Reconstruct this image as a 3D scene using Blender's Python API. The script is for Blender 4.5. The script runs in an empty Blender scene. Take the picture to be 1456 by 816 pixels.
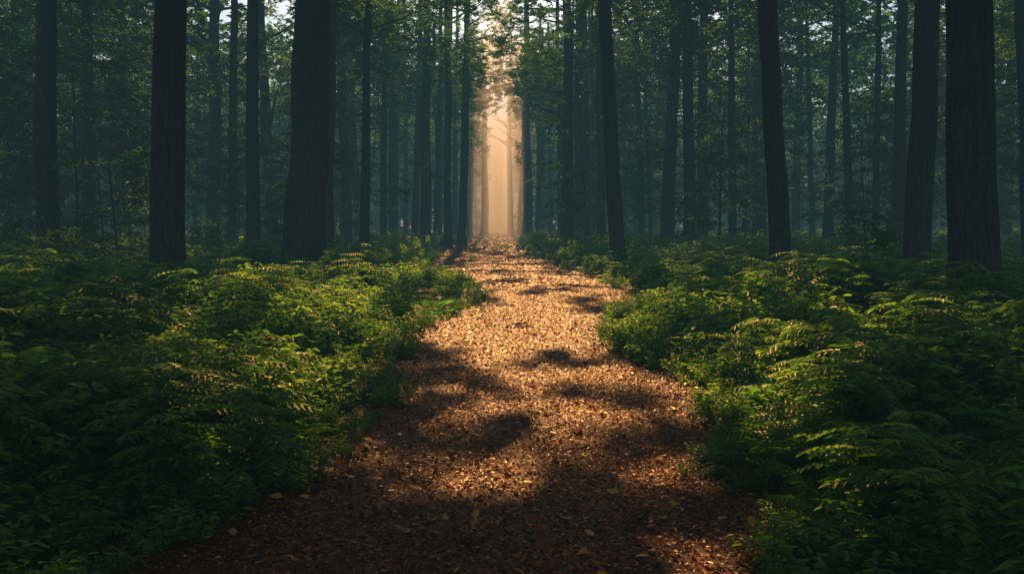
import bpy, math, numpy as np
from mathutils import Vector
R = np.random.default_rng(7)
F=1200.0; PITCH=math.atan(93/1200); H=1.6
SUN_EL=math.radians(31); SUN_AZ=math.radians(-1.0)   # azimuth from +Y, + = right
COT=1/math.tan(SUN_EL)
VOL=True
scene=bpy.context.scene

# ------------------------------------------------------------ helpers
def px2w(px,py,h=H):
    a=math.atan((py-408)/F)+PITCH
    d=h/math.tan(a)
    dep=d*math.cos(PITCH)+h*math.sin(PITCH)
    return (px-728)/F*dep, d
def hash2(i,j,s):
    n=(i*374761393+j*668265263+s*982451653)&0xffffffff
    n=((n^(n>>13))*1274126177)&0xffffffff
    return ((n^(n>>16))&0xffff)/65535.0
def vnoise(x,y,s=0):
    x=np.asarray(x,float);y=np.asarray(y,float)
    xi=np.floor(x).astype(np.int64);yi=np.floor(y).astype(np.int64)
    fx=x-xi;fy=y-yi;fx=fx*fx*(3-2*fx);fy=fy*fy*(3-2*fy)
    a=hash2(xi,yi,s);b=hash2(xi+1,yi,s);c=hash2(xi,yi+1,s);d=hash2(xi+1,yi+1,s)
    return (a*(1-fx)+b*fx)*(1-fy)+(c*(1-fx)+d*fx)*fy
def fbm(x,y,s=0,o=3):
    t=0;a=0.5;n=0
    for k in range(o):
        t=t+a*vnoise(np.asarray(x)*2**k,np.asarray(y)*2**k,s+k);n+=a;a*=.5
    return t/n
def sst(a,b,x):
    t=np.clip((x-a)/(b-a),0,1);return t*t*(3-2*t)

LE=[(190,816),(290,750),(385,700),(445,650),(510,600),(550,560),(555,520),(562,490),(610,465),(668,445),(698,422),(665,398),(636,385),(622,370),(630,355),(660,343),(684,335)]
RE=[(1100,816),(1085,750),(1065,700),(1050,650),(1020,600),(990,560),(960,535),(880,505),(850,480),(878,450),(890,425),(850,400),(790,380),(748,365),(734,352),(734,343),(734,335)]
def tab(T):
    P=[px2w(*p) for p in T]
    P=[(P[0][0],-20)]+P
    P+= [(P[-1][0],400)]
    return np.array([p[1] for p in P]),np.array([p[0] for p in P])
LY,LX=tab(LE);RY,RX=tab(RE)
def eL(y): return np.interp(y,LY,LX)+.45*(fbm(y*1.1,y*0,301)-.5)
def eR(y): return np.interp(y,RY,RX)+.45*(fbm(y*1.1,y*0+7,302)-.5)
def side(x,y):   # signed distance outside the path
    return np.maximum(eL(y)-x,x-eR(y))
def terr(x,y):
    s=side(x,y)
    return 0.05*sst(0,1.2,s)+0.08*sst(.5,7,s)+0.3*sst(8,50,s)+0.18*(fbm(x*.25,y*.25,3)-.5)*sst(0,3,s)+0.03*(fbm(x*1.2,y*1.2,9)-.5)

def newmesh(name,V,faces_list,mats,lv=None,smooth=False,matidx=None):
    me=bpy.data.meshes.new(name)
    V=np.asarray(V,np.float32)
    me.vertices.add(len(V));me.vertices.foreach_set('co',V.ravel())
    loops=np.concatenate([f.ravel() for f in faces_list]).astype(np.int32)
    tot=np.concatenate([np.full(len(f),f.shape[1]) for f in faces_list]).astype(np.int32)
    st=np.concatenate([[0],np.cumsum(tot)[:-1]]).astype(np.int32)
    me.loops.add(len(loops));me.loops.foreach_set('vertex_index',loops)
    me.polygons.add(len(tot));me.polygons.foreach_set('loop_start',st)
    if smooth: me.polygons.foreach_set('use_smooth',np.ones(len(tot),bool))
    if matidx is not None: me.polygons.foreach_set('material_index',np.asarray(matidx,np.int32))
    me.update(calc_edges=True)
    if lv is not None:
        a=me.attributes.new('lv','FLOAT','FACE');a.data.foreach_set('value',np.asarray(lv,np.float32))
    for m in mats: me.materials.append(m)
    return me
def addobj(name,me,parent=None,loc=None):
    o=bpy.data.objects.new(name,me);scene.collection.objects.link(o)
    if parent: o.parent=parent
    if loc is not None: o.location=loc
    return o
def nrm(v): return v/np.maximum(np.linalg.norm(v,axis=-1,keepdims=True),1e-9)

def leaves(P,D,N,L,W,fold=.18,droop=.12):
    P=np.asarray(P,float);n=len(P)
    D=nrm(np.asarray(D,float));S=nrm(np.cross(D,N));U=np.cross(S,D)
    L=np.broadcast_to(L,(n,))[:,None];W=np.broadcast_to(W,(n,))[:,None]
    v=np.empty((n,6,3))
    v[:,0]=P
    v[:,1]=P+.28*L*D+.5*W*S+fold*W*U
    v[:,2]=P+.68*L*D+.36*W*S+(fold*W-droop*.4*L)*U
    v[:,3]=P+L*D-droop*L*U
    v[:,4]=P+.68*L*D-.36*W*S+(fold*W-droop*.4*L)*U
    v[:,5]=P+.28*L*D-.5*W*S+fold*W*U
    b=(np.arange(n)*6)[:,None]
    f=np.concatenate([b+np.array([[0,1,2,3]]),b+np.array([[0,3,4,5]])],1).reshape(-1,4)
    return v.reshape(-1,3),f

def tube(path,rad,seg=6,cap=False):
    path=np.asarray(path,float);rad=np.asarray(rad,float);n=len(path)
    T=nrm(np.gradient(path,axis=0))
    if abs(T[0,2])>.7: ref=np.tile([[1.,0,0]],(n,1))
    else: ref=np.tile([[0,0,1.]],(n,1))
    A=nrm(np.cross(T,ref));B=np.cross(T,A)
    th=np.linspace(0,2*np.pi,seg,endpoint=False)
    V=path[:,None]+rad[:,None,None]*(np.cos(th)[None,:,None]*A[:,None]+np.sin(th)[None,:,None]*B[:,None])
    i=np.arange(n-1)[:,None]*seg;j=np.arange(seg)[None]
    f=np.stack([i+j,i+(j+1)%seg,i+seg+(j+1)%seg,i+seg+j],-1).reshape(-1,4)
    return V.reshape(-1,3),f
class Acc:
    def __init__(s): s.V=[];s.F=[];s.M=[];s.L=[];s.n=0
    def add(s,v,f,m,lv=None):
        s.V.append(v);s.F.append(f+s.n);s.M.append(np.full(len(f),m))
        s.L.append(np.full(len(f),.5) if lv is None else lv);s.n+=len(v)
    def mesh(s,name,mats,smooth=False):
        F=np.concatenate(s.F)
        return newmesh(name,np.concatenate(s.V),[F],mats,lv=np.concatenate(s.L),smooth=smooth,matidx=np.concatenate(s.M))

# ------------------------------------------------------------ materials
def mat(name):
    m=bpy.data.materials.new(name);m.use_nodes=True
    nt=m.node_tree;nt.nodes.clear()
    return m,nt,nt.nodes,nt.links
def leafmat(name,c0,c1,c2,trans=.45,tcol=1.6,tint=(.95,1.15,.4),gloss=0,rough=.4,princ=None):
    m,nt,N,Lk=mat(name)
    at=N.new('ShaderNodeAttribute');at.attribute_name='lv'
    oi=N.new('ShaderNodeObjectInfo')
    ad=N.new('ShaderNodeMath');ad.operation='MULTIPLY_ADD';ad.inputs[1].default_value=.35;
    sc=N.new('ShaderNodeMath');sc.operation='MULTIPLY';sc.inputs[1].default_value=.65
    Lk.new(at.outputs['Fac'],sc.inputs[0]);Lk.new(oi.outputs['Random'],ad.inputs[0]);Lk.new(sc.outputs[0],ad.inputs[2])
    cr=N.new('ShaderNodeValToRGB');e=cr.color_ramp.elements
    e[0].color=(*c0,1);e[1].color=(*c2,1);x=e.new(.5);x.color=(*c1,1)
    Lk.new(ad.outputs[0],cr.inputs[0])
    if princ:
        p=N.new('ShaderNodeBsdfPrincipled');Lk.new(cr.outputs[0],p.inputs['Base Color'])
        p.inputs['Roughness'].default_value=rough;p.inputs['Specular IOR Level'].default_value=princ
    else:
        p=N.new('ShaderNodeBsdfDiffuse');Lk.new(cr.outputs[0],p.inputs['Color'])
    t=N.new('ShaderNodeBsdfTranslucent')
    mx=N.new('ShaderNodeMix');mx.data_type='RGBA';mx.blend_type='MULTIPLY';mx.inputs[0].default_value=1
    Lk.new(cr.outputs[0],mx.inputs[6]);mx.inputs[7].default_value=(tcol*tint[0],tcol*tint[1],tcol*tint[2],1)
    Lk.new(mx.outputs[2],t.inputs[0])
    ms=N.new('ShaderNodeMixShader');ms.inputs[0].default_value=trans
    Lk.new(p.outputs[0],ms.inputs[1]);Lk.new(t.outputs[0],ms.inputs[2])
    out=ms
    if gloss:
        g=N.new('ShaderNodeBsdfGlossy');g.inputs['Roughness'].default_value=rough
        m2=N.new('ShaderNodeMixShader');m2.inputs[0].default_value=gloss
        Lk.new(ms.outputs[0],m2.inputs[1]);Lk.new(g.outputs[0],m2.inputs[2]);out=m2
    o=N.new('ShaderNodeOutputMaterial');Lk.new(out.outputs[0],o.inputs[0])
    return m
M_herb=leafmat('herb_leaf',(.028,.072,.024),(.065,.130,.034),(.20,.25,.05),.54,4.0,(.95,1.18,.4),gloss=.04,rough=.40)
M_fern=leafmat('fern_leaf',(.028,.080,.026),(.065,.140,.036),(.17,.24,.05),.54,4.0,(.95,1.18,.4))
M_grass=leafmat('grass_blade',(.04,.075,.018),(.08,.13,.03),(.15,.15,.05),.5,2.4)
M_can=leafmat('tree_leaf',(.025,.070,.022),(.050,.115,.030),(.095,.16,.04),.5,2.9)
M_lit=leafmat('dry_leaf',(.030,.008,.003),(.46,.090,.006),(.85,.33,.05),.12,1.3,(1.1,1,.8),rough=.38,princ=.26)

def barkmat():
    m,nt,N,Lk=mat('bark')
    tc=N.new('ShaderNodeTexCoord');mp=N.new('ShaderNodeMapping');mp.inputs['Scale'].default_value=(14,14,1.8)
    Lk.new(tc.outputs['Object'],mp.inputs[0])
    n1=N.new('ShaderNodeTexNoise');n1.inputs['Scale'].default_value=1.6;n1.inputs['Detail'].default_value=5;n1.inputs['Roughness'].default_value=.65
    Lk.new(mp.outputs[0],n1.inputs[0])
    vo=N.new('ShaderNodeTexVoronoi');vo.feature='DISTANCE_TO_EDGE';vo.inputs['Scale'].default_value=1.5
    mx=N.new('ShaderNodeMix');mx.data_type='RGBA';mx.inputs[0].default_value=.25
    Lk.new(mp.outputs[0],mx.inputs[6]);Lk.new(n1.outputs['Color'],mx.inputs[7]);Lk.new(mx.outputs[2],vo.inputs[0])
    n2=N.new('ShaderNodeTexNoise');n2.inputs['Scale'].default_value=1.1;n2.inputs['Detail'].default_value=4
    Lk.new(tc.outputs['Object'],n2.inputs[0])
    cr=N.new('ShaderNodeValToRGB');e=cr.color_ramp.elements
    e[0].position=.3;e[0].color=(.022,.022,.025,1);e[1].position=.72;e[1].color=(.120,.116,.118,1)
    Lk.new(n1.outputs[0],cr.inputs[0])
    m2=N.new('ShaderNodeMix');m2.data_type='RGBA';m2.blend_type='MIX'
    c2=N.new('ShaderNodeValToRGB');c2.color_ramp.elements[0].position=.5;c2.color_ramp.elements[1].position=.75
    Lk.new(n2.outputs[0],c2.inputs[0])
    s=N.new('ShaderNodeMath');s.operation='MULTIPLY';s.inputs[1].default_value=.5;Lk.new(c2.outputs[0],s.inputs[0]);Lk.new(s.outputs[0],m2.inputs[0])
    Lk.new(cr.outputs[0],m2.inputs[6]);m2.inputs[7].default_value=(.045,.06,.04,1)
    ma=N.new('ShaderNodeMath');ma.operation='MULTIPLY_ADD';ma.inputs[1].default_value=1.2
    Lk.new(vo.outputs['Distance'],ma.inputs[0]);Lk.new(n1.outputs[0],ma.inputs[2])
    b=N.new('ShaderNodeBump');b.inputs['Distance'].default_value=.08;b.inputs['Strength'].default_value=1.0
    Lk.new(ma.outputs[0],b.inputs['Height'])
    p=N.new('ShaderNodeBsdfDiffuse')
    Lk.new(m2.outputs[2],p.inputs['Color']);Lk.new(b.outputs[0],p.inputs['Normal'])
    o=N.new('ShaderNodeOutputMaterial');Lk.new(p.outputs[0],o.inputs[0]);return m
M_bark=barkmat()
m_,nt_,N_,L_=mat('twig');q_=N_.new('ShaderNodeBsdfDiffuse');q_.inputs[0].default_value=(.04,.035,.03,1)
o_=N_.new('ShaderNodeOutputMaterial');L_.new(q_.outputs[0],o_.inputs[0]);M_twig=m_
def soilmat(name,ca,cb,cc,scale):
    m,nt,N,Lk=mat(name)
    tc=N.new('ShaderNodeTexCoord')
    n1=N.new('ShaderNodeTexNoise');n1.inputs['Scale'].default_value=scale;n1.inputs['Detail'].default_value=8;n1.inputs['Roughness'].default_value=.7
    vo=N.new('ShaderNodeTexVoronoi');vo.inputs['Scale'].default_value=scale*2.2
    Lk.new(tc.outputs['Object'],n1.inputs[0]);Lk.new(tc.outputs['Object'],vo.inputs[0])
    cr=N.new('ShaderNodeValToRGB');e=cr.color_ramp.elements
    e[0].position=.3;e[0].color=(*ca,1);e[1].position=.72;e[1].color=(*cc,1);k=e.new(.5);k.color=(*cb,1)
    mx=N.new('ShaderNodeMix');mx.data_type='FLOAT';mx.inputs[0].default_value=.4
    sp=N.new('ShaderNodeSeparateColor');Lk.new(vo.outputs['Color'],sp.inputs[0])
    Lk.new(n1.outputs[0],mx.inputs[2]);Lk.new(sp.outputs[0],mx.inputs[3]);Lk.new(mx.outputs[0],cr.inputs[0])
    b=N.new('ShaderNodeBump');b.inputs['Distance'].default_value=.03;b.inputs['Strength'].default_value=.8
    Lk.new(mx.outputs[0],b.inputs['Height'])
    p=N.new('ShaderNodeBsdfPrincipled');p.inputs['Roughness'].default_value=.6;p.inputs['Specular IOR Level'].default_value=.3
    Lk.new(cr.outputs[0],p.inputs['Base Color']);Lk.new(b.outputs[0],p.inputs['Normal'])
    o=N.new('ShaderNodeOutputMaterial');Lk.new(p.outputs[0],o.inputs[0]);return m
M_soil=soilmat('forest_floor',(.012,.010,.007),(.03,.028,.014),(.07,.045,.022),9)
M_path=soilmat('leafy_soil',(.015,.006,.003),(.09,.023,.005),(.28,.08,.015),26)

# ------------------------------------------------------------ ground + path
xs=np.concatenate([-np.geomspace(300,12,24),np.arange(-11.5,11.6,.25),np.geomspace(12,300,24)])
ys=np.concatenate([[-300,-150,-60,-25,-10,-4],np.arange(-2,40,.3),np.arange(40,110,1.5),np.geomspace(112,500,20)])
X,Y=np.meshgrid(xs,ys)
Z=terr(X,Y)-0.05*(1-sst(-.25,.0,side(X,Y)))
V=np.stack([X,Y,Z],-1).reshape(-1,3)
nx=len(xs);ii,jj=np.meshgrid(np.arange(nx-1),np.arange(len(ys)-1));b=(jj*nx+ii).ravel()
Fq=np.stack([b,b+1,b+nx+1,b+nx],1)
addobj('ground',newmesh('ground',V,[Fq],[M_soil],smooth=True))
ys=np.concatenate([np.arange(0,14,.05),np.arange(14,35,.12),np.arange(35,120,.5),np.arange(120,300,5)])
us=np.linspace(-.14,1.14,80)
U,Y=np.meshgrid(us,ys)
X=eL(Y)+(eR(Y)-eL(Y))*U
def pathz(x,y): return terr(x,y)+.014+.03*(fbm(x*5,y*5,21,3)-.5)
Z=pathz(X,Y)-.25*np.maximum(0,np.abs(U-.5)-.56)
V=np.stack([X,Y,Z],-1).reshape(-1,3);nx=len(us)
ii,jj=np.meshgrid(np.arange(nx-1),np.arange(len(ys)-1));b=(jj*nx+ii).ravel()
addobj('forest_path',newmesh('forest_path',V,[np.stack([b,b+1,b+nx+1,b+nx],1)],[M_path],smooth=True))

def litter(n,y0,y1,l0,l1,spill,pale=.025):
    y=y0+(y1-y0)*R.random(n)
    u=R.random(n)
    a=eL(y)-spill;bb=eR(y)+spill
    x=a+(bb-a)*u
    s=side(x,y)
    keep=R.random(n)<np.where(s>0,np.exp(-s/.5)*.8,1)
    x=x[keep];y=y[keep];n=len(x)
    z=pathz(x,y)+.002+.012*R.random(n)
    th=R.random(n)*2*np.pi
    D=np.stack([np.cos(th),np.sin(th),R.normal(0,.24,n)],1)
    Nn=nrm(np.stack([R.normal(0,.38,n),R.normal(0,.38,n),np.ones(n)],1))
    L=l0+(l1-l0)*R.random(n)**2.6;W=L*R.uniform(.35,.8,n)
    P=np.stack([x,y,z],1)-D*L[:,None]*.5
    v,f=leaves(P,D,Nn,L,W,fold=.18,droop=-.1)
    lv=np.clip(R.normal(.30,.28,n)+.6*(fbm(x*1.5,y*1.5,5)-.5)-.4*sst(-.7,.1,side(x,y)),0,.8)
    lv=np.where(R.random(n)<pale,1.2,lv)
    return v,f,np.repeat(lv,2)
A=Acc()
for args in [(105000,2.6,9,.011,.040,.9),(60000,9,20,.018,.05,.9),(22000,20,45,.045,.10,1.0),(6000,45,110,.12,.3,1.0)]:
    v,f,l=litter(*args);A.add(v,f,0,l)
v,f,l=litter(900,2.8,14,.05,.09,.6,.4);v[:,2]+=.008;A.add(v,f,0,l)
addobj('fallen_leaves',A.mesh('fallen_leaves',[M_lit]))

# ------------------------------------------------------------ GN scatter
def make_scatter(name,objs,P,rot,scl):
    n=len(P)
    col=bpy.data.collections.new(name+'_parts')
    for o in objs: col.objects.link(o)
    me=bpy.data.meshes.new(name);me.vertices.add(n);me.vertices.foreach_set('co',np.asarray(P,np.float32).ravel())
    a=me.attributes.new('rot','FLOAT_VECTOR','POINT');a.data.foreach_set('vector',np.asarray(rot,np.float32).ravel())
    a=me.attributes.new('scl','FLOAT','POINT');a.data.foreach_set('value',np.asarray(scl,np.float32))
    a=me.attributes.new('idx','INT','POINT');a.data.foreach_set('value',R.integers(0,len(objs),n).astype(np.int32))
    ng=bpy.data.node_groups.new(name,'GeometryNodeTree')
    ng.interface.new_socket('Geometry',in_out='INPUT',socket_type='NodeSocketGeometry')
    ng.interface.new_socket('Geometry',in_out='OUTPUT',socket_type='NodeSocketGeometry')
    N=ng.nodes;Lk=ng.links
    gi=N.new('NodeGroupInput');go=N.new('NodeGroupOutput')
    mp=N.new('GeometryNodeMeshToPoints')
    ci=N.new('GeometryNodeCollectionInfo');ci.inputs['Collection'].default_value=col
    ci.inputs['Separate Children'].default_value=True;ci.inputs['Reset Children'].default_value=True
    ip=N.new('GeometryNodeInstanceOnPoints');ip.inputs['Pick Instance'].default_value=True
    def na(nm,t):
        q=N.new('GeometryNodeInputNamedAttribute');q.data_type=t;q.inputs['Name'].default_value=nm
        return [o for o in q.outputs if o.enabled and o.name=='Attribute'][0]
    er=N.new('FunctionNodeEulerToRotation')
    Lk.new(gi.outputs[0],mp.inputs['Mesh']);Lk.new(mp.outputs[0],ip.inputs['Points'])
    Lk.new(ci.outputs[0],ip.inputs['Instance']);Lk.new(na('idx','INT'),ip.inputs['Instance Index'])
    Lk.new(na('rot','FLOAT_VECTOR'),er.inputs[0]);Lk.new(er.outputs[0],ip.inputs['Rotation'])
    Lk.new(na('scl','FLOAT'),ip.inputs['Scale']);Lk.new(ip.outputs[0],go.inputs[0])
    o=addobj(name,me);md=o.modifiers.new('scatter','NODES');md.node_group=ng
    return o

# plant models -------------------------------------------------
def fern(seed):
    r=np.random.default_rng(seed);A=Acc()
    nf=r.integers(8,12)
    for k in range(nf):
        az=2*np.pi*k/nf+r.normal(0,.25);L=r.uniform(.45,.72);up=r.uniform(.7,1.05)
        t=np.linspace(0,1,22)
        out=L*(.25*t+.75*t**1.5);zz=L*up*(t-.62*t**2.2)*.8
        twist=r.normal(0,.12)*t*t*L
        dx,dy=math.cos(az),math.sin(az)
        P=np.stack([dx*out-dy*twist,dy*out+dx*twist,zz],1)
        v,f=tube(P[::3],np.linspace(.004,.001,len(P[::3])),3);A.add(v,f,0,np.full(len(f),.7))
        T=nrm(np.gradient(P,axis=0));Sd=nrm(np.cross(T,[[0,0,1]]));U=np.cross(Sd,T)
        w=np.sin(np.pi*np.clip(t*.86+.13,0,1))**.8*L*.26+.008
        for s in (1,-1):
            sel=slice(3,22)
            D=s*Sd[sel]+.45*T[sel]-.15*U[sel]+r.normal(0,.06,(19,3))
            v,f=leaves(P[sel],D,U[sel]+r.normal(0,.1,(19,3)),w[sel],np.full(19,L*.052),fold=.15,droop=.12)
            A.add(v,f,0,np.repeat(np.clip(r.normal(.3+.03*k,.08,19),0,1),2))
    return bpy.data.objects.new('fern_%d'%seed,A.mesh('fern_%d'%seed,[M_fern]))
def herb(seed,tall=.5,leafL=.125,ns=(5,8),spread=.22):
    r=np.random.default_rng(seed);A=Acc()
    for k in range(r.integers(*ns)):
        az=r.random()*6.28;hh=tall*r.uniform(.6,1.15);b=r.random()*spread
        lean=r.uniform(.15,.55)
        t=np.linspace(0,1,8)
        P=np.stack([math.cos(az)*(b+lean*hh*t**1.6),math.sin(az)*(b+lean*hh*t**1.6),hh*t],1)
        v,f=tube(P[::2],np.linspace(.004,.0015,4),3);A.add(v,f,0,np.full(len(f),.6))
        for i in range(2,8):
            m=4 if i==7 else 3
            a0=r.random()*6.28
            aa=a0+np.arange(m)*6.28/m+r.normal(0,.3,m)
            D=np.stack([np.cos(aa),np.sin(aa),r.normal(.12,.22,m)],1)
            Nn=np.array([[0,0,1]])+r.normal(0,.22,(m,3))
            L=leafL*r.uniform(.65,1.3,m)*(1.1-.3*t[i])
            pet=P[i][None]+D*L[:,None]*.25
            v,f=leaves(pet,D,Nn,L,L*r.uniform(.45,.62,m),droop=.2)
            A.add(v,f,0,np.repeat(np.clip(r.normal(.35+.25*t[i],.13,m),0,1),2))
    return bpy.data.objects.new('herb_%d'%seed,A.mesh('herb_%d'%seed,[M_herb]))
def pinnate(seed):
    r=np.random.default_rng(seed);A=Acc()
    for k in range(r.integers(3,6)):
        az0=r.random()*6.28;hh=r.uniform(.35,.75)
        t=np.linspace(0,1,6);P=np.stack([math.cos(az0)*.15*t,math.sin(az0)*.15*t,hh*t],1)
        v,f=tube(P,np.linspace(.006,.002,6),4);A.add(v,f,0,np.full(len(f),.5))
        for i in (2,3,4,5,5):
            for q in range(2):
                az=r.random()*6.28;L=r.uniform(.2,.34)
                s=np.linspace(0,1,6)
                C=P[i][None]+np.stack([math.cos(az)*L*s,math.sin(az)*L*s,L*(.35*s-.35*s*s)],1)
                v,f=tube(C[::2],np.array([.002,.0015,.001]),3);A.add(v,f,0,np.full(len(f),.6))
                T=nrm(np.gradient(C,axis=0));Sd=nrm(np.cross(T,[[0,0,1]]))
                lvv=np.clip(r.normal(.5,.15),0,1)
                for sg in (1,-1):
                    D=sg*Sd[1:]+.5*T[1:]
                    v,f=leaves(C[1:],D,np.array([[0,0,1]])+r.normal(0,.12,(5,3)),L*.38*r.uniform(.85,1.1,5),L*.17,droop=.18)
                    A.add(v,f,0,np.full(len(f),lvv))
                v,f=leaves(C[-1:],T[-1:],np.array([[0,0,1.]]),L*.4,L*.18);A.add(v,f,0,np.full(len(f),lvv))
    return bpy.data.objects.new('shoot_%d'%seed,A.mesh('shoot_%d'%seed,[M_herb]))
def grass(seed):
    r=np.random.default_rng(seed);A=Acc()
    for k in range(30):
        az=r.random()*6.28;L=r.uniform(.16,.42);b=r.random()*.07;w=r.uniform(.002,.0045);c=r.uniform(.3,.9)
        t=np.linspace(0,1,6);o=b+L*c*t**2;z=L*(t-.35*c*t**2.5)
        P=np.stack([math.cos(az)*o,math.sin(az)*o,z],1);S=np.array([-math.sin(az),math.cos(az),0])
        ww=(w*(1-t**2)+.0004)[:,None]
        V=np.concatenate([P+S*ww,P-S*ww]);i=np.arange(5)
        A.add(V,np.stack([i,i+1,i+7,i+6],1),0,np.full(5,np.clip(r.normal(.5,.2),0,1)))
    return bpy.data.objects.new('grass_%d'%seed,A.mesh('grass_%d'%seed,[M_grass]))
def spray_arrays(r,L=1.7,nl=120,ls=.11):
    A=Acc();t=np.linspace(0,1,8)
    C=np.stack([L*t,.12*L*np.sin(t*3+r.random()*6),-.16*L*t*t],1)
    v,f=tube(C[::2],np.linspace(.018,.004,4),3);A.add(v,f,1)
    tw=[]
    for k in range(9):
        s=.15+.8*k/9;P0=np.array([np.interp(s,t,C[:,i]) for i in range(3)])
        sg=1 if k%2 else -1;a=sg*r.uniform(.6,1.1);l=L*(.55-.35*s)*r.uniform(.7,1.2)
        D=np.array([math.cos(a),math.sin(a),r.normal(-.05,.15)])
        P1=P0+D*l;v,f=tube(np.stack([P0,P1]),np.array([.007,.002]),3);A.add(v,f,1)
        tw.append((P0,P1))
    tw.append((C[3],C[-1]));n=nl;kk=r.integers(0,len(tw),n);u=r.random(n)**.7
    P0=np.array([q[0] for q in tw])[kk];P1=np.array([q[1] for q in tw])[kk]
    P=P0+(P1-P0)*u[:,None]+r.normal(0,.03,(n,3))
    d=nrm(P1-P0);th=r.choice([-1,1],n)*r.uniform(.3,1.2,n)
    D=np.stack([d[:,0]*np.cos(th)-d[:,1]*np.sin(th),d[:,0]*np.sin(th)+d[:,1]*np.cos(th),r.normal(-.15,.25,n)],1)
    Nn=np.array([[0,0,1]])+r.normal(0,.4,(n,3));l=ls*r.uniform(.6,1.25,n)
    v,f=leaves(P,D,Nn,l,l*.62,droop=.15);A.add(v,f,0,np.repeat(np.clip(r.normal(.5,.25,n),0,1.2),2))
    return A
def spray(i,**k):
    return bpy.data.objects.new('spray_%d'%i,spray_arrays(np.random.default_rng(100+i),**k).mesh('spray_%d'%i,[M_can,M_twig]))

def scatter_pts(n,y0,y1,smin,smax,pw=1.0,cone=.68):
    y=y0+(y1-y0)*R.random(n)**pw
    hw=cone*y+3.0
    x=(R.random(n)*2-1)*hw
    s=side(x,y);k=(s>smin)&(s<smax)
    return x[k],y[k],s[k]
def rots(n,tilt=.12):
    return np.stack([R.normal(0,tilt,n),R.normal(0,tilt,n),R.random(n)*6.283],1)
def place(x,y,dz=0): return np.stack([x,y,terr(x,y)+dz],1)
herbs=[herb(i) for i in range(6)];shoots=[pinnate(20+i) for i in range(4)];ferns=[fern(40+i) for i in range(5)]
grs=[grass(60+i) for i in range(4)]
x1,y1,s1=scatter_pts(7500,1.2,16,-.12,30);x2,y2,s2=scatter_pts(8500,16,75,.1,60,1.2)
x=np.r_[x1,x2];y=np.r_[y1,y2];s=np.r_[s1,s2]
cl=sst(.25,.75,fbm(x*.55,y*.55,31))
sc=(.36+.28*sst(0,1.5,s)+.05*sst(2,8,s))*(.5+.85*cl)*R.uniform(.55,1.45,len(x))*np.where(y>30,1.45,1)
make_scatter('herb_undergrowth',herbs,place(x,y,-.02),rots(len(x),.16),sc)
x1,y1,s1=scatter_pts(2400,1.5,16,.3,30);x2,y2,s2=scatter_pts(3400,16,60,.4,50)
x=np.r_[x1,x2];y=np.r_[y1,y2];s=np.r_[s1,s2];k=fbm(x*.5,y*.5,77)>.44;x,y,s=x[k],y[k],s[k]
make_scatter('shrub_shoots',shoots,place(x,y,-.02),rots(len(x),.12),(.45+.22*sst(.3,3,s))*R.uniform(.5,1.8,len(x)))
x1,y1,s1=scatter_pts(2400,1.5,18,.2,25);x2,y2,s2=scatter_pts(1600,18,45,.4,40)
x=np.r_[x1,x2];y=np.r_[y1,y2];s=np.r_[s1,s2];k=fbm(x*.4+9,y*.4,57)>.47;x,y,s=x[k],y[k],s[k]
make_scatter('fern_undergrowth',ferns,place(x,y,.04),rots(len(x),.14),(.55+.33*sst(.2,2.5,s))*R.uniform(.6,1.35,len(x)))
x1,y1,s1=scatter_pts(6500,2,22,-.25,2.2)
k=(R.random(len(x1))<np.exp(-np.maximum(s1,0)/.6)*.5*(fbm(x1*.8,y1*.8,8)>.45));x,y=x1[k],y1[k]
make_scatter('grass_tufts',grs,place(x,y),rots(len(x),.1),R.uniform(.3,.8,len(x)))

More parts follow.
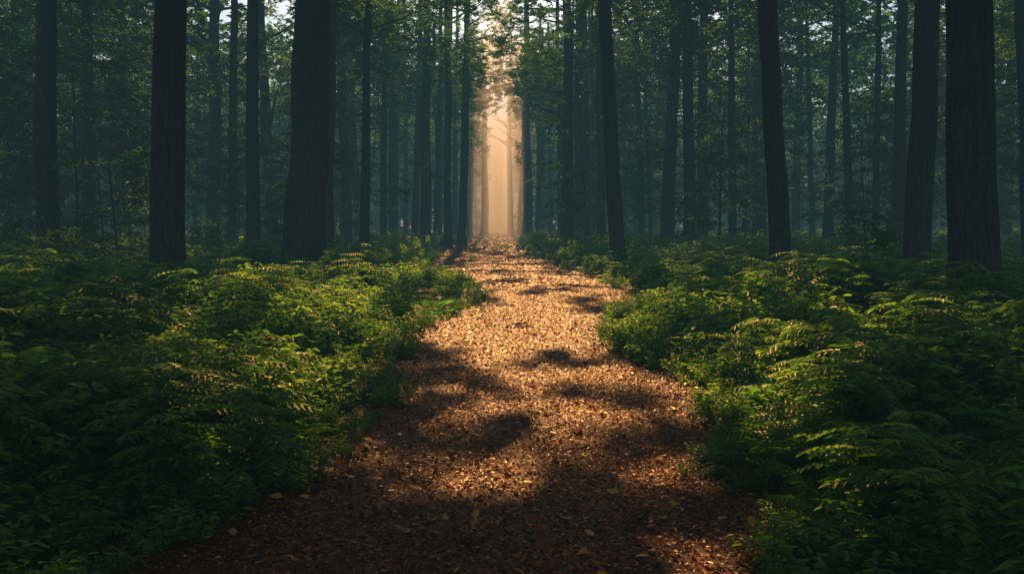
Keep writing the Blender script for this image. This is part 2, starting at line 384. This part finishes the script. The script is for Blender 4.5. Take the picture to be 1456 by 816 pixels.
# ------------------------------------------------------------ trees
def limbpath(p0,az,L,rise,r):
    t=np.linspace(0,1,7)
    return np.stack([p0[0]+math.cos(az)*L*t+r.normal(0,.06,7)*t*L*.5,p0[1]+math.sin(az)*L*t+r.normal(0,.06,7)*t*L*.5,p0[2]+rise*L*(t**1.2)],1)
def trunk(A,r0,h,sx,sy,seed,seg=28,dz=.3,limbs=True,origin=(0,0,0),zl=.45,flare=.35):
    r=np.random.default_rng(seed)
    z=np.concatenate([np.linspace(-.4,1.5,12),np.arange(1.5+dz,h,dz)]);n=len(z)
    w1=r.random()*50
    cx=sx*z+.35*r0*(fbm(z*.22+w1,z*0+1,seed)-.5)*2*np.minimum(1,np.maximum(z,0)/3)
    cy=sy*z+.35*r0*(fbm(z*.22+w1+9,z*0+4,seed)-.5)*2*np.minimum(1,np.maximum(z,0)/3)
    rad=r0*(1-.62*np.clip(z/h,0,1)**1.15)+r0*flare*np.exp(-np.maximum(z+.1,0)/.35)
    th=np.linspace(0,2*np.pi,seg,endpoint=False)
    TH,ZZ=np.meshgrid(th,z)
    rr=rad[:,None]*(1+.10*(fbm(TH*1.2+seed,ZZ*.5,2)-.5)*np.sin(TH/2)**.5)
    lob=1+.28*np.exp(-np.maximum(ZZ,0)/.4)*np.sin(TH*5+seed)**1*.4
    ridge=1+.07*(np.abs(vnoise(np.cos(TH)*6+seed,np.sin(TH)*6+ZZ*.5,7)-.5)-.25)*2
    rr=rr*lob*ridge
    V=np.stack([cx[:,None]+rr*np.cos(TH)+origin[0],cy[:,None]+rr*np.sin(TH)+origin[1],ZZ+origin[2]],-1).reshape(-1,3)
    i=np.arange(n-1)[:,None]*seg;j=np.arange(seg)[None]
    f=np.stack([i+j,i+(j+1)%seg,i+seg+(j+1)%seg,i+seg+j],-1).reshape(-1,4)
    A.add(V,f,0)
    if limbs:
        for k in range(limbs if limbs is not True else 12):
            zz=h*(zl+(.97-zl)*r.random());q=np.interp(zz,z,rad)
            P=limbpath((np.interp(zz,z,cx)+origin[0],np.interp(zz,z,cy)+origin[1],zz+origin[2]),r.random()*6.28,h*r.uniform(.10,.22),r.uniform(.1,.7),r)
            v,f=tube(P,np.linspace(q*.45,.015,7),6);A.add(v,f,0)
def crown_mesh(seed,R0=3.4,Hc=7.5,ns=80):
    r=np.random.default_rng(seed);A=Acc()
    base=[spray_arrays(r,L=1.8,nl=60,ls=.20) for _ in range(3)]
    base=[(np.concatenate(b.V),np.concatenate(b.F),np.concatenate(b.M),np.concatenate(b.L)) for b in base]
    lobes=[(r.normal(0,R0*.45),r.normal(0,R0*.45),r.uniform(.1,.9)*Hc,r.uniform(1.1,2.0)) for _ in range(11)]
    for k in range(ns):
        cx,cy,cz,cr=lobes[r.integers(len(lobes))]
        d=nrm(r.normal(0,1,3));p=np.array([cx,cy,cz])+d*cr*r.random()**.4*np.array([1,1,.6])
        v,f,m,l=base[r.integers(3)];a=math.atan2(p[1],p[0])+r.normal(0,.8);s=r.uniform(.6,1.1)
        ca,sa=math.cos(a),math.sin(a);ti=r.normal(-.1,.3)
        v=v*s;v=np.stack([v[:,0]*math.cos(ti)-v[:,2]*math.sin(ti),v[:,1],v[:,0]*math.sin(ti)+v[:,2]*math.cos(ti)],1)
        v=np.stack([v[:,0]*ca-v[:,1]*sa,v[:,0]*sa+v[:,1]*ca,v[:,2]],1)+p
        A.V.append(v);A.F.append(f+A.n);A.M.append(m);A.L.append(np.clip(l+r.normal(0,.12),0,1));A.n+=len(v)
    return A.mesh('crown_leaves_%d'%seed,[M_can,M_twig])
CR=[crown_mesh(i) for i in range(4)]
TREES=[(236,237,48,17),(433,438,60,25),(463,468,22,33),(68,67,32,24),(517,522,14,34),(360,360,20,30),(328,333,13,38),(302,303,20,44),
(127,125,17,34),(175,172,14,42),(545,548,10,50),(590,598,10,58),(604,607,16,50),(620,628,9,62),(636,640,9,60),(656,664,13,54),
(689,689,11,100),(726,723,9,112),(750,748,15,72),(797,793,9,60),(825,822,16,52),(855,852,13,46),(880,862,22,30),(912,905,10,48),
(948,962,20,42),(980,978,18,38),(998,1000,17,45),(1042,1040,12,40),(1058,1065,8,52),(1080,1082,20,46),(1112,1098,30,20),(1210,1200,12,34),
(1245,1250,10,36),(1275,1283,18,31),(1303,1318,38,19),(1391,1382,66,12.5),(1470,1460,26,24),(12,20,12,40),(770,772,8,85),(1155,1148,9,50),
(562,566,8,66),(577,575,7,72),(646,650,8,75),(668,672,8,88),(783,780,7,78),(812,815,7,74),(840,838,8,66)]
placed=[]
for k,(pb,pt,w,d) in enumerate(TREES):
    x=(pb-728)/F*d;r0=w/2/F*d
    sx=((pt-pb)-.0203*(pb-728))/315
    h=19+R.random()*4 if r0>.2 else 15+R.random()*4
    A=Acc();trunk(A,r0,h,sx,R.normal(0,.01),k+1,seg=40 if d<35 else 20,dz=.2 if d<35 else .5,zl=.5)
    o=addobj('oak_tree',A.mesh('oak_trunk',[M_bark],smooth=True),loc=(x,d,float(terr(np.array([x]),np.array([float(d)]))[0])))
    c=addobj('crown',CR[k%4],parent=o)
    xr=x+18/F*d
    off=math.copysign(2.9,xr) if abs(xr)<5 else (math.copysign(2.0,xr) if abs(xr)<8 else 0)
    sc_=.42 if abs(xr)<5 else (.7 if abs(xr)<8 else 1.05)
    c.location=(sx*h*.65+off,0,h*.6);c.rotation_euler=(0,0,R.random()*6.28);c.scale=(sc_,sc_,sc_*h*.45/7.5)
    placed.append((x,d))
placed=np.array(placed)

sdx=math.sin(SUN_AZ);sdy=math.cos(SUN_AZ)
def ground_hit(P): return P[:,0]-sdx*COT*P[:,2],P[:,1]-sdy*COT*P[:,2]
HW=.85
# gaps in the leaf canopy: (px,py in the photo of where the sun patch falls, half width m, half length m)
GAPS=[(775,545,.5,.55),(905,592,.5,.42),(955,600,.25,.3),(735,500,.5,.6),(820,490,.4,.55),(690,520,.25,.35),(590,683,.12,.12),(860,548,.28,.32),
(730,590,.26,.28),(805,605,.26,.28),(640,562,.16,.2),(765,645,.15,.13),(840,655,.14,.12),(620,615,.1,.12),(885,650,.12,.1),
(705,452,.5,.8),(770,436,.6,.9),(835,458,.3,.6),(655,468,.25,.4),(650,640,.09,.1),(780,695,.08,.08),(930,690,.08,.08),(540,665,.09,.09)]
GP=[(px2w(a,b),rx,ry) for a,b,rx,ry in GAPS]
r2=np.random.default_rng(5)
for _ in range(45):
    gy=r2.uniform(4.8,14);gx=r2.uniform(float(eL(gy))+.3,float(eR(gy))-.25);rr=r2.uniform(.04,.13)
    GP.append(((gx,gy),rr,rr*r2.uniform(.8,1.5)))
VG=[(405,520,.45,.6),(330,545,.35,.4),(455,480,.5,.9),(290,600,.3,.3),(590,385,.8,2.2),(540,365,.9,2.5),(640,415,.6,1.4),(500,425,.6,1.3),(430,400,.7,1.5),
(885,372,.8,2.5),(945,385,.9,2.0),(1005,490,.5,.9),(1075,515,.6,.9),(1150,560,.45,.6),(1230,480,.5,.8),(1000,430,.7,1.3),(880,430,.5,1.0),(1080,440,.6,1.0),(1010,640,.25,.25),(1170,640,.25,.25),(520,560,.2,.3)]
VP=[(px2w(a,b,1.22),rx,ry) for a,b,rx,ry in VG]
for _ in range(70):
    gy=r2.uniform(5.5,24);s_=r2.uniform(0,4.5)
    gx=(float(eL(gy))-s_) if r2.random()<.5 else (float(eR(gy))+s_);rr=r2.uniform(.08,.14+.018*gy)
    VP.append(((gx,gy),rr,rr*r2.uniform(.9,1.8)))
def spots(gx,gy,L,DIL):   # DIL: boughs have size, keep them this much clear of the gap rim
    m=np.zeros(len(gx));wx=.4*(fbm(gx*3,gy*3,71,2)-.5);wy=.6*(fbm(gx*3+9,gy*3,72,2)-.5)
    for (cx,cy),rx,ry in L:
        q=np.hypot((gx+wx*min(1,rx*2)-cx)/(rx+DIL),(gy+wy*min(1,rx*2)-cy)/(ry+DIL*1.4))
        m=np.maximum(m,1-sst(.98,1.08,q))
    return m
def litmask(P):
    gx,gy=ground_hit(P)
    s=side(gx,gy)
    m=(1-sst(-.3,.3,s))*sst(.52,.55,fbm(gx*1.2+3,gy*.8,91,3))
    m=m*sst(10.5,13,gy)
    m=np.maximum(m,spots(gx,gy,GP,.125))
    gv=gy+.38*COT
    m=np.maximum(m,spots(gx,gv,VP,.13))
    vg=(1-sst(3.5,7.0,s))*sst(.54,.58,fbm(gx*.9,gy*.7,12,3))*sst(9,11,gy)
    m=np.maximum(m,vg)
    hw=HW+1.2*sst(110,140,gy)
    far=1-sst(hw*.8,hw*1.2,np.abs(gx+18/F*gy))
    return np.where(gy>46,far,m)
def keepc(P,rot,s,L):  # test the centre of the bough
    C=P+np.stack([np.cos(rot[:,2]),np.sin(rot[:,2]),np.zeros(len(P))],1)*(.5*L*s)[:,None]
    return R.random(len(P))>litmask(C)
def clear(P,rot,s,L,mg=.7):    # big boughs stay clear of the ride entirely (bough centre and half-length)
    C=P+np.stack([np.cos(rot[:,2]),np.sin(rot[:,2]),np.zeros(len(P))],1)*(.5*L*s)[:,None]
    gx,gy=ground_hit(C);hw=HW+1.2*sst(110,140,gy)
    near=(side(gx,gy)<mg+5.5)&(gy>3.0)&(gy<48)
    rad=np.abs(np.cos(rot[:,2]))*.5*L*s
    far=(np.abs(gx+18/F*gy)<hw+rad+.25*L*s*.8)&(gy>=46)
    return ~(near|far)

A=Acc();n=0;fx=[]
while n<340:
    y=R.uniform(42,190);x=R.uniform(-1,1)*(.62*y+14)
    if abs(x+18/F*y)<(3.0 if y<100 else 2.2): continue
    if y<75 and np.min(np.hypot(placed[:,0]-x,placed[:,1]-y))<1.5: continue
    r0=R.uniform(.07,.36);h=R.uniform(15,22)
    trunk(A,r0,h,R.normal(0,.025),R.normal(0,.02),n+200,seg=10,dz=1.2,limbs=5,origin=(x,y,float(terr(np.array([x]),np.array([y]))[0])),zl=.3)
    n+=1;fx.append((x,y,h))
addobj('distant_trees',A.mesh('distant_trees',[M_bark],smooth=True))

# canopy
sprays=[spray(i,L=1.8,nl=60,ls=.21) for i in range(5)]
n=10500
P=np.stack([R.uniform(-48,48,n),R.uniform(20,205,n),R.uniform(9,20,n)],1)
n2=2600   # smaller boughs that close in on the ride
Q2=np.stack([R.uniform(-5.5,3.5,n2),R.uniform(50,200,n2),R.uniform(7,20,n2)],1)
P=np.concatenate([P,Q2]);ss=np.concatenate([R.uniform(1.3,2.3,n),R.uniform(.6,1.0,n2)]);ro=rots(len(P),.35)
k=(fbm(P[:,0]*.16,P[:,1]*.16,61,3)>.38)&((P[:,2]>11)|(P[:,1]>40))&clear(P,ro,ss,1.8)
P,ro,ss=P[k],ro[k],ss[k]
n=2300  # unseen sprays above the camera's sides, added to block sky and darken the corners
Q=np.stack([R.uniform(3.4,17,n)*R.choice([-1,1],n),R.uniform(-9,11,n),R.uniform(7.5,11,n)],1)
P=np.concatenate([P,Q]);ro=np.concatenate([ro,rots(n,.35)]);ss=np.concatenate([ss,R.uniform(1.3,2.3,n)])
n=110   # a few high boughs reaching right across the ride
yy=R.uniform(62,100,n)
Q=np.stack([-18/F*yy+R.uniform(-2.2,2.2,n),yy,R.uniform(14.5,20,n)],1)
P=np.concatenate([P,Q]);ro=np.concatenate([ro,rots(n,.35)]);ss=np.concatenate([ss,R.uniform(.6,1.1,n)])
make_scatter('canopy_foliage',sprays,P,ro,ss)
# finer boughs over the path: they break the light into patches
fine=[spray(10+i,L=1.1,nl=80,ls=.15) for i in range(5)]
n=21000
gx=R.uniform(-8.5,8.5,n);gy=R.uniform(-1,50,n);gy[:1300]=R.uniform(-2,4.5,1300);gx[:1300]=R.uniform(-4,4,1300);gy[1300:2600]=R.uniform(4,13,1300);gx[1300:2600]=R.uniform(-3,3,1300);z=R.uniform(9.5,12.5,n)
P=np.stack([gx+sdx*COT*z,gy+sdy*COT*z,z],1);ro=rots(n,.3);ss=R.uniform(.32,.62,n)
k=keepc(P,ro,ss,1.1)
make_scatter('overhanging_boughs',fine,P[k],ro[k],ss[k])

# understory saplings
A=Acc();PP=[];RR=[];SS=[];n=0
while n<262:
    if n<236:
        y=R.uniform(18,140);x=R.uniform(-1,1)*(.62*y+6)
        s=side(np.array([x]),np.array([y]))[0]
        if s<2.8 or (y<30 and s<7): continue
        h=R.uniform(5,13) if y>24 else R.uniform(2.5,5)
    else:
        y=R.uniform(14,32);x=R.uniform(-1,1)*(.62*y+2);s=side(np.array([x]),np.array([y]))[0]
        if s<3.5: continue
        h=R.uniform(.8,1.9)
    z0=float(terr(np.array([x]),np.array([y]))[0])
    trunk(A,R.uniform(.02,.06)*min(1,h/4),h,R.normal(0,.05),R.normal(0,.05),n+900,seg=6,dz=.8 if h>2.4 else .3,limbs=4 if h>2.4 else 0,origin=(x,y,z0),zl=.25,flare=.1)
    m=int(h*(12 if y<60 else 5)) if h>2.4 else 20;t=R.uniform(.2,1.05,m);az=R.random(m)*6.283;rr=.15*h*(1.15-t)*R.random(m)**.5*1.8
    PP.append(np.stack([x+np.cos(az)*rr,y+np.sin(az)*rr,z0+t*h],1));RR.append(np.stack([R.normal(0,.2,m),R.normal(.1,.25,m),az+R.normal(0,.4,m)],1))
    SS.append(R.uniform(.6,1.2,m)*(1 if y<60 else 1.8)*(1 if h>2.4 else .45));n+=1
addobj('sapling_trees',A.mesh('sapling_trees',[M_bark],smooth=True))
PP=np.concatenate(PP);RR=np.concatenate(RR);SS=np.concatenate(SS);k=keepc(PP,RR,SS,1.3);
make_scatter('sapling_foliage',[spray(20+i,L=1.3,nl=80,ls=.12) for i in range(5)],PP[k],RR[k],SS[k])
# far wall of foliage
n=5500
P=np.stack([R.uniform(-110,110,n),R.uniform(90,205,n),R.uniform(.3,14,n)],1);ro=rots(n,.5);ss=R.uniform(1.8,3.4,n)
xr=np.abs(P[:,0]+18/F*P[:,1]);ss=np.where(xr<7,ss*.45,ss)
k=(xr>1.6+ss)&(fbm(P[:,0]*.2,P[:,2]*.3+P[:,1]*.1,33)>.3)&clear(P,ro,ss,1.8)
make_scatter('distant_foliage',[spray(30+i,L=1.8,nl=60,ls=.21) for i in range(5)],P[k],ro[k],ss[k])

# ------------------------------------------------------------ mist and haze glow
def prism(name,pts,z0,z1,m):
    n=len(pts);me=bpy.data.meshes.new(name)
    V=[(x,y,z0) for x,y in pts]+[(x,y,z1) for x,y in pts]
    Fc=[tuple(range(n))[::-1],tuple(range(n,2*n))]+[(i,(i+1)%n,n+(i+1)%n,n+i) for i in range(n)]
    me.from_pydata(V,[],Fc);me.update();me.materials.append(m);return addobj(name,me)
if VOL:
    m,nt,N,Lk=mat('mist_glow')  # haze glows by itself: emission standing in for scattered sky light
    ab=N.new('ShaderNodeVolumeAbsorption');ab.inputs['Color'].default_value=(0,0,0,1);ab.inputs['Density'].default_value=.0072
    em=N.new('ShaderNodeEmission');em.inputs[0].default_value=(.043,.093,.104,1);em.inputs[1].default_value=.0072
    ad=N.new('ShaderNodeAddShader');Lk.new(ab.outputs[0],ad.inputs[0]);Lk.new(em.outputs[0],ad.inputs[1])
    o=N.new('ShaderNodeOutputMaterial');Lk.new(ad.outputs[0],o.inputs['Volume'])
    prism('glowing_mist',[(-130,-6),(130,-6),(130,230),(-130,230)],-2,18,m)
    m,nt,N,Lk=mat('sunlit_mist')
    vs=N.new('ShaderNodeVolumeScatter');vs.inputs['Color'].default_value=(1,.99,.99,1);vs.inputs['Density'].default_value=.018;vs.inputs['Anisotropy'].default_value=.64
    o=N.new('ShaderNodeOutputMaterial');Lk.new(vs.outputs[0],o.inputs['Volume'])
    t=np.linspace(0,1,26);yy=44+156*t;hw=4.8*np.sin(np.pi*t)**.9
    pts=[(-18/F*y_+w_,y_) for y_,w_ in zip(yy,hw)]+[(-18/F*y_-w_,y_) for y_,w_ in list(zip(yy,hw))[-2:0:-1]]
    prism('sunlit_mist',pts,-1.5,15,m)

# ------------------------------------------------------------ light, sky, camera
w=bpy.data.worlds.new('World');scene.world=w;w.use_nodes=True
nt=w.node_tree;bg=nt.nodes['Background'];sk=nt.nodes.new('ShaderNodeTexSky');sk.sky_type='NISHITA';sk.sun_disc=False
sk.sun_elevation=SUN_EL;sk.sun_rotation=SUN_AZ
nt.links.new(sk.outputs[0],bg.inputs[0]);bg.inputs[1].default_value=.14
# a deep amber sun: strength 9.5 at this colour carries about the luminance of a white sun of strength 5
L=bpy.data.lights.new('sun','SUN');L.energy=9.5;L.angle=math.radians(.5);L.color=(1,.49,.155)
so=bpy.data.objects.new('sun',L);scene.collection.objects.link(so)
d=Vector((math.cos(SUN_EL)*sdx,math.cos(SUN_EL)*sdy,math.sin(SUN_EL)))
so.rotation_euler=d.to_track_quat('Z','Y').to_euler()
cam=bpy.data.cameras.new('camera');co=bpy.data.objects.new('camera',cam);scene.collection.objects.link(co)
cam.lens=F/1456*36;cam.clip_end=1500;co.location=(0,0,H);co.rotation_euler=(math.pi/2-PITCH,0,0)
scene.camera=co
scene.view_settings.view_transform='Standard';scene.view_settings.look='None';scene.view_settings.exposure=0
